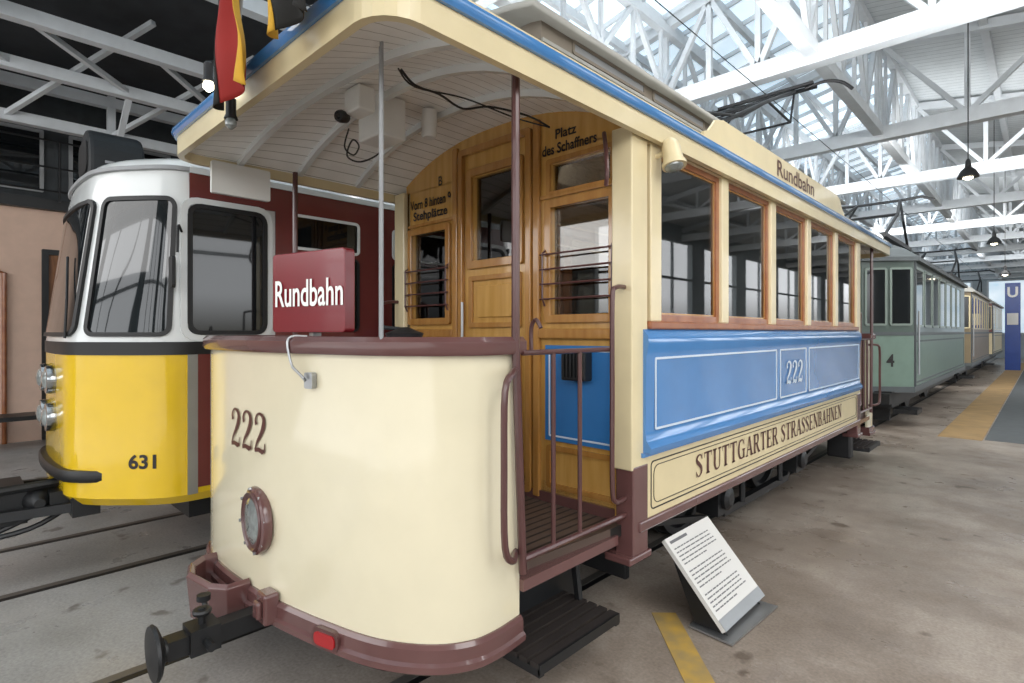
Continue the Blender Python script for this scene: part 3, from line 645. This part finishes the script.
MB().box(xs2-.02,xs2+.013,1.14,1.20,.56,1.49).build('silver_door_edge','steel',t2)
MB().box(xs2-.02,xs2+.013,1.20,15.4,.60,1.49).build('side_skirt','maroon',t2)
f=MB().ring((xs2,1.395,2.06),Y,Z,.52,.88,.08,.03,.03).build('driver_window_frame','rubber',t2,smooth=True)
MB().ring((xs2,1.395,2.06),Y,Z,.60,.96,.1,.042,.02).build('white_surround','white',f)
MB().panel((xs2,1.395,2.06),Y,Z,.49,.84,.06,.02).build('driver_window_pane','sglass',f)
for k in range(10):
    wd=.56 if k==0 else 1.1; yc=2.13 if k==0 else 2.0+k*1.28
    f=MB().ring((xs2+.012,yc,2.40),Y,Z,wd,.27,.04,.022,.015).build('vent_window_frame','white',t2)
    MB().panel((xs2+.012,yc,2.40),Y,Z,wd-.03,.24,.03,.008).build('vent_window_pane','dglass',f)
    f=MB().ring((xs2+.012,yc,1.94),Y,Z,wd,.60,.05,.02,.012).build('side_window_frame','rubber',t2)
    MB().panel((xs2+.012,yc,1.94),Y,Z,wd-.03,.57,.04,.008).build('side_window_pane','dglass',f)
m=MB(); m.tube(cat([(xs2+.02,1.10,2.30),(xs2+.10,1.06,2.32),(xs2+.12,1.05,2.15)],4),.008); m.panel((xs2+.12,1.03,2.02),X,Z,.08,.20,.02,.02); m.build('side_mirror','rubber',t2)
sn=sl[s_of(.92,.90)]
text('number','631',(0,0,0),X,Z,.17,.095,'txtk',t2,bold=.03,mapf=lambda a,b:surf(sn-a,.80+b,.004))
for dx in (-.15,.15):
    for zz in (1.31,1.05):
        yv=.555
        h=MB().lathe((C2+dx,yv,zz),-Y,[(.09,-.05),(.10,.02),(.095,.05),(.08,.052)],24).build('headlamp','chrome',t2,smooth=True)
        MB().lathe((C2+dx,yv,zz),-Y,[(.08,.04),(.05,.065),(.001,.075)],24).build('lens','lens',h,smooth=True)
m=MB(); bp=[(.74,.76),(.64,.63),(.46,.55),(0,.52),(-.46,.55),(-.64,.63),(-.74,.76)]
m.sweep(cat([Vector((C2+a,b)) for a,b in bp],4),[(.01,.665),(.02,.68),(.02,.725),(.01,.74),(-.06,.74),(-.06,.665)]); m.build('bumper','rubber',t2,smooth=True)
m=MB(); m.box(C2-.07,C2+.07,-.5,.9,.46,.56); m.box(C2-.15,C2+.15,-.25,0.05,.42,.62); m.beam((C2+.3,.9,.5),(C2+.05,-.3,.60),.07); m.beam((C2-.25,.9,.5),(C2-.1,-.2,.58),.06)
m.box(C2+.10,C2+.55,.60,.75,.42,.60); m.beam((C2+.5,.7,.48),(C2+.2,-.1,.44),.06); m.box(C2-.2,C2+.3,.25,.40,.38,.60)
m.tube([(C2+.2,.7,.62),(C2+.26,.1,.56),(C2+.1,-.4,.58)],.03); m.lathe((C2,-.5,.51),-Y,[(.10,0),(.13,.03),(.12,.08)],18); m.tube([(C2+.12,0,.36),(C2+.12,0,.72)],.022); m.tube([(C2+.3,.6,.62),(C2+.34,.2,.62),(C2+.3,.12,.42)],.03); m.lathe((C2+.15,.2,.52),X,[(.08,0),(.09,.02),(.07,.1),(.03,.14)],14); m.lathe((C2+.28,.45,.52),X,[(.07,0),(.08,.02),(.06,.1),(.03,.14)],14)
m.tube(cat([(C2+.1,-.1,.5),(C2+.2,-.15,.35),(C2+.25,.1,.30),(C2+.3,.5,.45)],6),.018); m.tube(cat([(C2+.3,.7,.5),(C2+.38,.4,.36),(C2+.3,0,.34),(C2+.2,-.2,.46)],6),.018); m.box(C2+.25,C2+.42,.5,.75,.44,.58)
m.build('coupler','black',t2,smooth=True)
m=MB(); m.box(C2-.85,C2+.85,1.2,15,.35,.52); m.build('underframe','black',t2)
for yy in (2.6,4.2,10,11.6):
    for s in (1,-1): MB().lathe((C2+s*.5,yy,.345),X*s,[(.1,-.06),(.34,-.06),(.34,-.04),(.33,-.03),(.33,.05),(.1,.06)],28).build('wheel','black',t2,smooth=True)
CWX,CWY=-5.68,.86
m=MB(); q=[(.24*math.cos(math.pi*k/12),.24+.24*math.sin(math.pi*k/12)) for k in range(13)]
m.prism((CWX,CWY,2.82),X,Z,[(.24,0)]+q+[(-.24,0)],-.34,.04); cw=m.build('roof_sign_housing','cowl',t2,bevel=.03)
MB().panel((CWX,CWY-.04,3.06),X,Z,.36,.26,.08,.012).build('sign_glass','rubber',cw)
for k in range(2): MB().box(CWX+.235,CWX+.25,.92,1.15,2.92+.08*k,2.94+.08*k).build('silver_strip','grey',cw)
m=MB(); m.tube([(xs2-.3,1.8,2.93),(xs2-.3,15,2.93)],.02); m.box(C2-.5,C2+.5,3,5.5,2.88,3.05); m.build('roof_gear','lgrey',t2)
# ---- old trams behind
def oldtram(y0,y1,low,upc,cab,label,number,roofm):
    t=thing('tram',(CX,(y0+y1)/2,0),label,'tram')
    def rg(z,ins=0):
        a=1.05-ins; return [Vector((CX+p,q,z)) for p,q in ((a,y1-.35),(a,y0+.5),(.38-ins*.5,y0+ins),(-.38+ins*.5,y0+ins),(-a,y0+.5),(-a,y1-.35),(-.62,y1),(.62,y1))]
    loft([rg(.62,.05),rg(.68,0),rg(1.58)],'lower_body',low,t)
    loft([rg(.60,-.02),rg(.70,-.02)],'fender','dgrey',t)
    loft([rg(1.58,-.012),rg(1.64,-.012)],'belt_rail','dgrey',t)
    loft([rg(1.64),rg(2.86)],'upper_body',upc,t)
    loft([rg(2.86,-.08),rg(2.93,-.08),rg(3.08,.12),rg(3.2,.35)],'roof',roofm,t,smooth=True)
    loft([[Vector((v.x*.6+CX*.4,v.y,v.z)) for v in rg(3.12,.2)],[Vector((v.x*.6+CX*.4,v.y,v.z)) for v in rg(3.42,.3)]],'clerestory',roofm,t)
    n=int((y1-y0-1)/1.02)
    for s in (1,-1):
        xs=CX+s*1.05
        for k in range(n):
            yc=y0+1.02+k*1.02
            f=MB().ring((xs,yc,2.25),Y*s,Z,.88,1.05,.05,.045,.02).build('side_window_frame',cab,t)
            MB().panel((xs,yc,2.25),Y*s,Z,.82,1.0,.04,.01).build('side_window_pane','dglass',f)
        m=MB(); m.ring((xs,(y0+y1)/2,1.12),Y*s,Z,y1-y0-1.1,.75,.03,.03,.008); m.build('side_moulding','dgrey',t)
        a=Vector((CX+s*.38,y0,0)); b=Vector((CX+s*1.05,y0+.5,0)); U=(b-a).normalized(); L_=(b-a).length
        if s<0: U=-U
        for q in (.27,.75):
            c=a+(b-a)*q
            f=MB().ring(c+Z*2.25,U,Z,.36,1.0,.04,.035,.02).build('corner_window_frame',cab,t)
            MB().panel(c+Z*2.25,U,Z,.32,.95,.03,.01).build('corner_window_pane','dglass',f)
        MB().box(xs-.02,xs+.03,y0+.52,y0+.57,.7,2.86).build('corner_pillar','dgrey',t)
        MB().tube([(xs+.05,y0+.66,.9),(xs+.05,y0+.66,2.0)],.018,6).build('grab_handle','steel',t)
    f=MB().ring((CX,y0,2.25),X,Z,.68,1.0,.04,.035,.02).build('front_window_frame',cab,t)
    MB().panel((CX,y0,2.25),X,Z,.64,.95,.03,.01).build('front_window_pane','dglass',f)
    h=MB().lathe((CX,y0,1.1),-Y,[(.13,-.01),(.14,.06),(.12,.08)],20).build('headlamp','chrome',t,smooth=True)
    MB().lathe((CX,y0,1.1),-Y,[(.11,.07),(.001,.11)],20).build('lens','lens',h)
    MB().lathe((CX+.55,y0+.15,3.22),-Y,[(.02,-.1),(.12,-.06),(.13,.04),(.11,.06)],20).build('roof_lamp','chrome',t,smooth=True)
    if number:
        a=Vector((CX+.38,y0,0)); b=Vector((CX+1.05,y0+.5,0)); U=(b-a).normalized()
        text('number',number,a+(b-a)*.55+Z*1.15,U,Z,.13,.22,'txtk',t,bold=.02,off=.006)
    MB().box(CX-.8,CX+.8,y0+.1,y1-.1,.35,.62).build('underframe','black',t)
    m=MB(); m.box(CX-.5,CX+.8,y0-.08,y0+.3,.42,.60); m.box(CX+.75,CX+1.1,y0+.5,y0+1.0,.22,.3); m.box(CX-.05,CX+.05,y0-.5,y0,.4,.5); m.box(CX-.7,CX+.7,y0+.5,y0+.6,.08,.35)
    m.build('buffer_beam','black',t)
    L=(y0+y1)/2
    for yy in (L-1.3,L+1.3):
        for s in (1,-1): MB().lathe((CX+s*.5,yy,.395),X*s,[(.1,-.06),(.39,-.06),(.39,-.04),(.36,-.03),(.36,.05),(.1,.06)],24).build('wheel','black',t,smooth=True)
    P_=y0+2.2
    m=MB()
    for q in (-1,1): m.tube([(CX+q*.5,P_-1,3.45),(CX+q*.55,P_,4.0),(CX+q*.4,P_+1.2,4.5)],.03); m.tube([(CX+q*.5,P_+1.5,3.45),(CX+q*.55,P_+.6,3.95),(CX+q*.4,P_+1.2,4.5)],.025); m.tube([(CX+q*.4,P_+1.2,4.5),(CX+q*.8,P_+1.2,4.52),(CX+q*1.0,P_+1.2,4.42)],.03)
    m.tube([(CX-.4,P_+1.2,4.5),(CX+.4,P_+1.2,4.5)],.03); m.tube([(CX-.55,P_,4.0),(CX+.55,P_,4.0)],.025); m.box(CX-.55,CX+.55,P_-1.1,P_+1.6,3.42,3.5); m.build('current_collector','black',t)
    return t
oldtram(11.1,20.2,'green','dgreen','pgreen','sage green tram numbered 4 directly behind the cream tram','4','dgrey')
oldtram(21.2,29.6,'tan','tan','cream3','tan tram beyond the green tram near the hall end',None,'lgrey')
oldtram(30.6,39,'cream3','maroon','cream3','cream and dark red tram farthest along the hall',None,'lgrey')
# ================================================================= HALL
X0,X1,Y0,Y1=-11,6,-9,46
struct(MB().box(X0-.5,X1+.5,Y0,Y1,-.2,0).build('floor','concrete'))
for xc,lab in ((CX,'near track under the cream tram'),(C2,'left track under the yellow tram')):
    for s,sd in ((-.5,'left'),(.5,'right')):
        t=thing('rail',(xc+s,15,0),'%s steel rail of the %s'%(sd,lab),'rail')
        MB().box(xc+s-.03,xc+s+.025,Y0,Y1,-.05,.004).build('rail_head','railst',t)
        MB().box(xc+s+.025,xc+s+.065,Y0,Y1,-.05,.002).build('groove','rubber',t)
a=Vector((-1.60,2.93,0));b=Vector((-1.08,2.38,0))
tag(MB().beam(a+Z*.001,b+Z*.001,.14,.006).build('floor_marking','mark'),'short yellow stripe painted on the floor by the information stand','floor marking')
tag(MB().box(-1.22,-.68,10.9,40,-.01,.004).build('floor_marking','mark2'),'long tan strip along the walkway at the right','floor marking')
tag(MB().box(-.66,1.6,11,40,-.01,.003).build('floor_slab','mat'),'dark grey slab area right of the tan strip','floor slab')
struct(MB().box(X0-.2,X0,Y0,Y1,0,3.6).build('wall_left','beige'))
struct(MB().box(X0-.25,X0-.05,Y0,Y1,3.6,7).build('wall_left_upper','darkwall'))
struct(MB().box(X0,X0+.12,Y0,Y1,3.5,3.66).build('trim_1','black'))
struct(MB().wallo((X1,Y0,0),Y,Z,Y1-Y0,5.6,[(1+k*4,4+k*4,1.0,4.8) for k in range(13)],-.2).build('wall_right','farwall'))  # unseen wall; openings added to light the tram side and feed reflections
m=MB()
for k in range(13):
    m.box(X1-.03,X1+.05,Y0+1+k*4+1.5-.04,Y0+1+k*4+1.5+.04,1.0,4.8)
    m.box(X1-.03,X1+.05,Y0+1+k*4,Y0+4+k*4,3.46,3.54)
struct(m.build('window_bars','farwall'))  # unseen bars, added to give the window reflections structure
struct(MB().wallo((X0,Y0,0),X,Z,X1-X0,5.6,[(1+k*4,4.2+k*4,.9,4.9) for k in range(4)],.2).build('wall_front','farwall'))  # unseen end wall, added with openings so reflections have structure
m=MB()
for k in range(4):
    for j in (1,2): m.box(X0+1+k*4+j*1.07-.04,X0+1+k*4+j*1.07+.04,Y0-.05,Y0+.03,.9,4.9)
    for z in (2.2,3.5): m.box(X0+1+k*4,X0+4.2+k*4,Y0-.05,Y0+.03,z-.04,z+.04)
struct(m.build('window_bars_front','darkwall'))  # unseen bars, added to break up reflections in paint and glass
struct(MB().box(X0,X1,Y1,Y1+.2,0,7.5).build('wall_back','farwall'))
for k in range(6):
    f=struct(MB().ring((-9.5+k*2.6,Y1,3.2),X,Z,1.9,3.4,.02,.1,.06).build('window_%d'%(k+1),'truss'))
    MB().panel((-9.5+k*2.6,Y1,3.2),X,Z,1.8,3.3,.01,.03).build('pane','sky',f)
for k in range(12):
    f=struct(MB().ring((X0-.05,-3+k*1.7,4.25),Y,Z,1.4,.95,.02,.05,.04).build('window_%d'%(k+10),'grey'))
    MB().panel((X0-.05,-3+k*1.7,4.25),Y,Z,1.36,.9,.01,.015).build('pane','dglass',f)
    MB().box(X0-.05,X0,-3.02+k*1.7,-2.98+k*1.7,3.8,4.7).build('mullion','grey',f)
RX,RZ=-2.0,6.6; GX,GZ=-5.9,5.75
def slope(xa,za,xb,zb,th=.08):
    m=MB(); m.add([(xa,Y0,za),(xb,Y0,zb),(xb,Y1,zb),(xa,Y1,za),(xa,Y0,za+th),(xb,Y0,zb+th),(xb,Y1,zb+th),(xa,Y1,za+th)],[(0,1,2,3),(4,5,6,7),(0,1,5,4),(3,2,6,7),(0,3,7,4),(1,2,6,5)]); return m
struct(slope(RX,RZ,X1+.5,5.3).build('ceiling','board'))
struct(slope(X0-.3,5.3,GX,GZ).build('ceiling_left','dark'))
struct(slope(GX,GZ,RX,RZ,.02).build('ceiling_skylight','sky'))
d=Vector((RX-GX,0,RZ-GZ))
m=MB(); y=Y0
while y<Y1:
    m.beam((GX,y,GZ-.04),(RX,y,RZ-.04),.035,.07); y+=.6
for k in range(7):
    p=Vector((GX,0,GZ-.09))+d*(k/6); m.beam((p.x,Y0,p.z),(p.x,Y1,p.z),.07,.12)
struct(m.build('skylight_bars','truss'))
m=MB()
for k in range(1,6):
    x=RX+(X1-RX)*k/6; z=RZ-(RZ-5.3)*k/6.3; m.beam((x,Y0,z-.08),(x,Y1,z-.08),.10,.14)
struct(m.build('ceiling_purlins','truss'))
for xg,zt in ((RX,RZ-.1),(GX,GZ-.1),(-3.9,5.95)):
    m=MB(); m.beam((xg,Y0,5.0),(xg,Y1,5.0),.14,.16); m.beam((xg,Y0,zt),(xg,Y1,zt),.11,.12); y=Y0; up_=True
    while y<Y1:
        a,b=(5.1,zt) if up_ else (zt,5.1); m.beam((xg,y,a),(xg,y+.73,b),.06,.06)
        m.beam((xg,y,5.0),(xg,y,zt),.05); up_=not up_; y+=.73
    struct(m.build('longitudinal_girder','truss'))
for k in range(-2,13):
    y=3.65*k
    m=MB(); m.beam((X0,y,4.95),(X1,y,4.95),.18,.22)
    m.beam((X0,y,5.22),(GX,y,GZ-.12),.12,.12); m.beam((GX,y,GZ-.12),(RX,y,RZ-.12),.12,.14); m.beam((RX,y,RZ-.12),(X1,y,5.22),.12,.14)
    def top(x): return 5.22+(GZ-.12-5.22)*(x-X0)/(GX-X0) if x<GX else (GZ-.12+(RZ-GZ)*(x-GX)/(RX-GX) if x<RX else RZ-.12+(5.22-RZ+.12)*(x-RX)/(X1-RX))
    xs=[GX+(RX-GX)*j/6 for j in range(7)]+[RX+(X1-RX)*j/7 for j in range(1,7)]
    for j,xx in enumerate(xs):
        m.beam((xx,y,4.95),(xx,y,top(xx)),.07)
        if j+1<len(xs):
            xn=xs[j+1]
            if j%2: m.beam((xx,y,5.0),(xn,y,top(xn)),.07)
            else: m.beam((xx,y,top(xx)),(xn,y,5.0),.07)
    struct(m.build('roof_truss','truss'))
m=MB()
for (x,z) in ((-10.2,4.6),(-9.0,4.9),(-7.8,5.0),(-10.2,5.1)): m.beam((x,Y0,z),(x,Y1,z),.13,.15)
for k in range(16):
    y=-3+k*1.2; m.beam((-10.2,y,4.6),(-7.8,y+1.2,5.4),.06); m.beam((-7.8,y,5.0),(-9.0,y+1.2,4.9),.06)
for k in range(8):
    y=-3+k*2.4; m.beam((-10.2,y,3.6),(-10.2,y,5.2),.10); m.beam((-10.2,y,4.0),(-9.0,y,4.9),.07)
struct(m.build('gallery_beams','truss'))
t=thing('gallery_railing',(X0+.6,5,3.66),'dark metal railing along the upper gallery on the left','railing')
m=MB()
for z in (3.75,4.1,4.5): m.tube([(X0+.3,-6,z),(X0+.3,16,z)],.015,6)
m.build('rail_bars','black',t); m=MB()
for k in range(16): m.tube([(X0+.3,-6+k*1.45,3.6),(X0+.3,-6+k*1.45,4.5)],.018,6)
m.build('railing_posts','black',t)
f=struct(MB().ring((X0,1.62,1.45),Y,Z,1.1,2.9,.01,.08,.06).build('door_1','black'))
MB().panel((X0,1.62,1.45),Y,Z,1.0,2.8,.01,.02).build('door_leaf','iwood',f)
MB().panel((X0+.02,1.62,2.1),Y,Z,.75,1.0,.01,.01).build('door_pane','dglass',f)
tag(MB().tube([(X0+.05,.65,0.0),(X0+.05,.65,2.5),(X0+.05,.35,2.62),(X0+.05,.35,3.45)],.03).build('pipe','frame'),'red-brown pipe running up the beige wall','pipe')
t=thing('bench',(-10.3,.9,0),'low dark bench by the beige wall at left','bench')
MB().box(-10.6,-10.1,-.2,1.8,.42,.48).build('seat','black',t)
for yy in (0,1.6): MB().box(-10.55,-10.15,yy-.04,yy+.04,0,.42).build('leg','black',t)
for i,(px_,py_,dd) in enumerate(((84,65,8.5),(115,76,8.6))):
    lat=(px_-512)/552*dd; x=-.695*dd+.719*lat; y=.719*dd+.695*lat; z=1.64+(332-py_)/552*dd
    t=thing('spotlight',(x,y,z),'black ceiling spotlight %s of the two above the yellow tram'%('left','right')[i],'lamp')
    MB().lathe((x,y,z),Vector((.3,-.5,-.8)),[(.06,-.14),(.09,-.12),(.10,.1),(.12,.13)],16).build('housing','black',t,smooth=True)
    MB().tube([(x,y,z-.1),(x,y,5.5)],.015,6).build('stem','black',t)
for i,(px_,py_,xx,lab) in enumerate(((968,172,-.8,'nearest and largest black pendant lamp above the walkway'),(994,240,-.8,'middle black pendant lamp above the walkway'),(1005,272,-.8,'farthest small black pendant lamp above the walkway'))):
    dx=1045-px_; dep=552*1.39*.8/dx; y=(dep-.695*.8)/.719; z=1.64+(332-py_)/552*dep
    t=thing('pendant_lamp',(xx,y,z),lab,'lamp')
    MB().lathe((xx,y,z-.08),Z,[(.13,0),(.125,.03),(.09,.10),(.04,.15),(.03,.24),(.015,.27)],24).build('lamp_shade','black',t,smooth=True)
    MB().lathe((xx,y,z-.11),Z,[(.02,0),(.06,.02),(.06,.06)],16).build('bulb','bulb',t,smooth=True)
    MB().tube([(xx,y,z+.15),(xx,y,6.35)],.008,6).build('cord','black',t)
t=thing('station_pylon',(-1.0,32,0),'blue station pylon with white U at the hall end','sign')
MB().box(-1.25,-.75,31.95,32.1,0,3.75).build('pylon_body','ubl',t)
text('letter','U',(-1.0,31.95,3.35),X,Z,.34,.45,'txtw',t,bold=.03,off=.01)
MB().panel((-1.0,31.95,2.2),X,Z,.36,.5,.01,.01).build('notice_panel','paper',t)
for xc,lab in ((CX,'overhead contact wire above the cream tram'),(C2,'overhead contact wire above the yellow tram')):
    tag(MB().tube([(xc,Y0,4.80),(xc,Y1,4.80)],.006,6).build('contact_wire','black'),lab,'wire')
# ================================================================= LIGHT
w=bpy.data.worlds.new('world'); SC.world=w; w.use_nodes=True; nt=w.node_tree; bg=nt.nodes['Background']
tc=nt.nodes.new('ShaderNodeTexCoord'); sp=nt.nodes.new('ShaderNodeSeparateXYZ'); nt.links.new(tc.outputs['Generated'],sp.inputs[0])
r=nt.nodes.new('ShaderNodeValToRGB'); r.color_ramp.elements[0].position=.50; r.color_ramp.elements[0].color=(.22,.21,.19,1); r.color_ramp.elements[1].position=.53; r.color_ramp.elements[1].color=(.94,.97,1,1)
mr=nt.nodes.new('ShaderNodeMapRange'); mr.inputs[1].default_value=-1; nt.links.new(sp.outputs[2],mr.inputs[0]); nt.links.new(mr.outputs[0],r.inputs[0]); nt.links.new(r.outputs[0],bg.inputs[0]); bg.inputs[1].default_value=3.0
def area(loc,d,sx,sy,e,c=(1,1,1)):  # fill lamps added to brighten the hall, no fixtures there
    l=bpy.data.lights.new('area','AREA'); l.shape='RECTANGLE'; l.size=sx; l.size_y=sy; l.energy=e; l.color=c; o=bpy.data.objects.new('area_light',l); o.location=loc
    o.rotation_euler=Vector(d).normalized().to_track_quat('-Z','Y').to_euler(); COL.objects.link(o); return o
area((2.5,-3.5,4.0),(-.5,.75,-.5),5,2.2,150,(1,.99,.98))  # added fills behind the camera, brightening the tram fronts
area((-6,-4,4.0),(.1,.85,-.45),7,2.2,150,(1,.99,.98))
area((-2.5,-3.5,.4),(-.05,.75,.65),9,2.5,75,(1,.99,.98))  # added low fill aimed upward, standing in for floor bounce
area((-1,3.5,4.7),(0,.8,-.6),7,1.0,170,(1,.99,.97))  # added overhead fill facing down the hall, as are the next ones
area((1.8,1.5,4.3),(-.2,.7,-.75),3,2.5,120,(1,.99,.97))
area((-1,11,4.7),(0,.75,-.65),8,1.0,250,(1,.99,.97))
area((-1,20,4.7),(0,.75,-.65),8,1.0,250,(1,.99,.97))
for yy in (-1,6.5,14,22,31): area((-1.2 if yy>0 else -5,yy,4.55),(-.15,.45,.9),8 if yy>0 else 10,1.2,100,(.97,.99,1))  # added uplights, brightening the trusses and ceiling
area((CX,5.0,2.95),(0,0,-1),.8,4.2,26,(1,.88,.7))  # added warm fill that makes the saloon interior visible
SC.view_settings.view_transform='Standard'
SC.view_settings.exposure=0.08
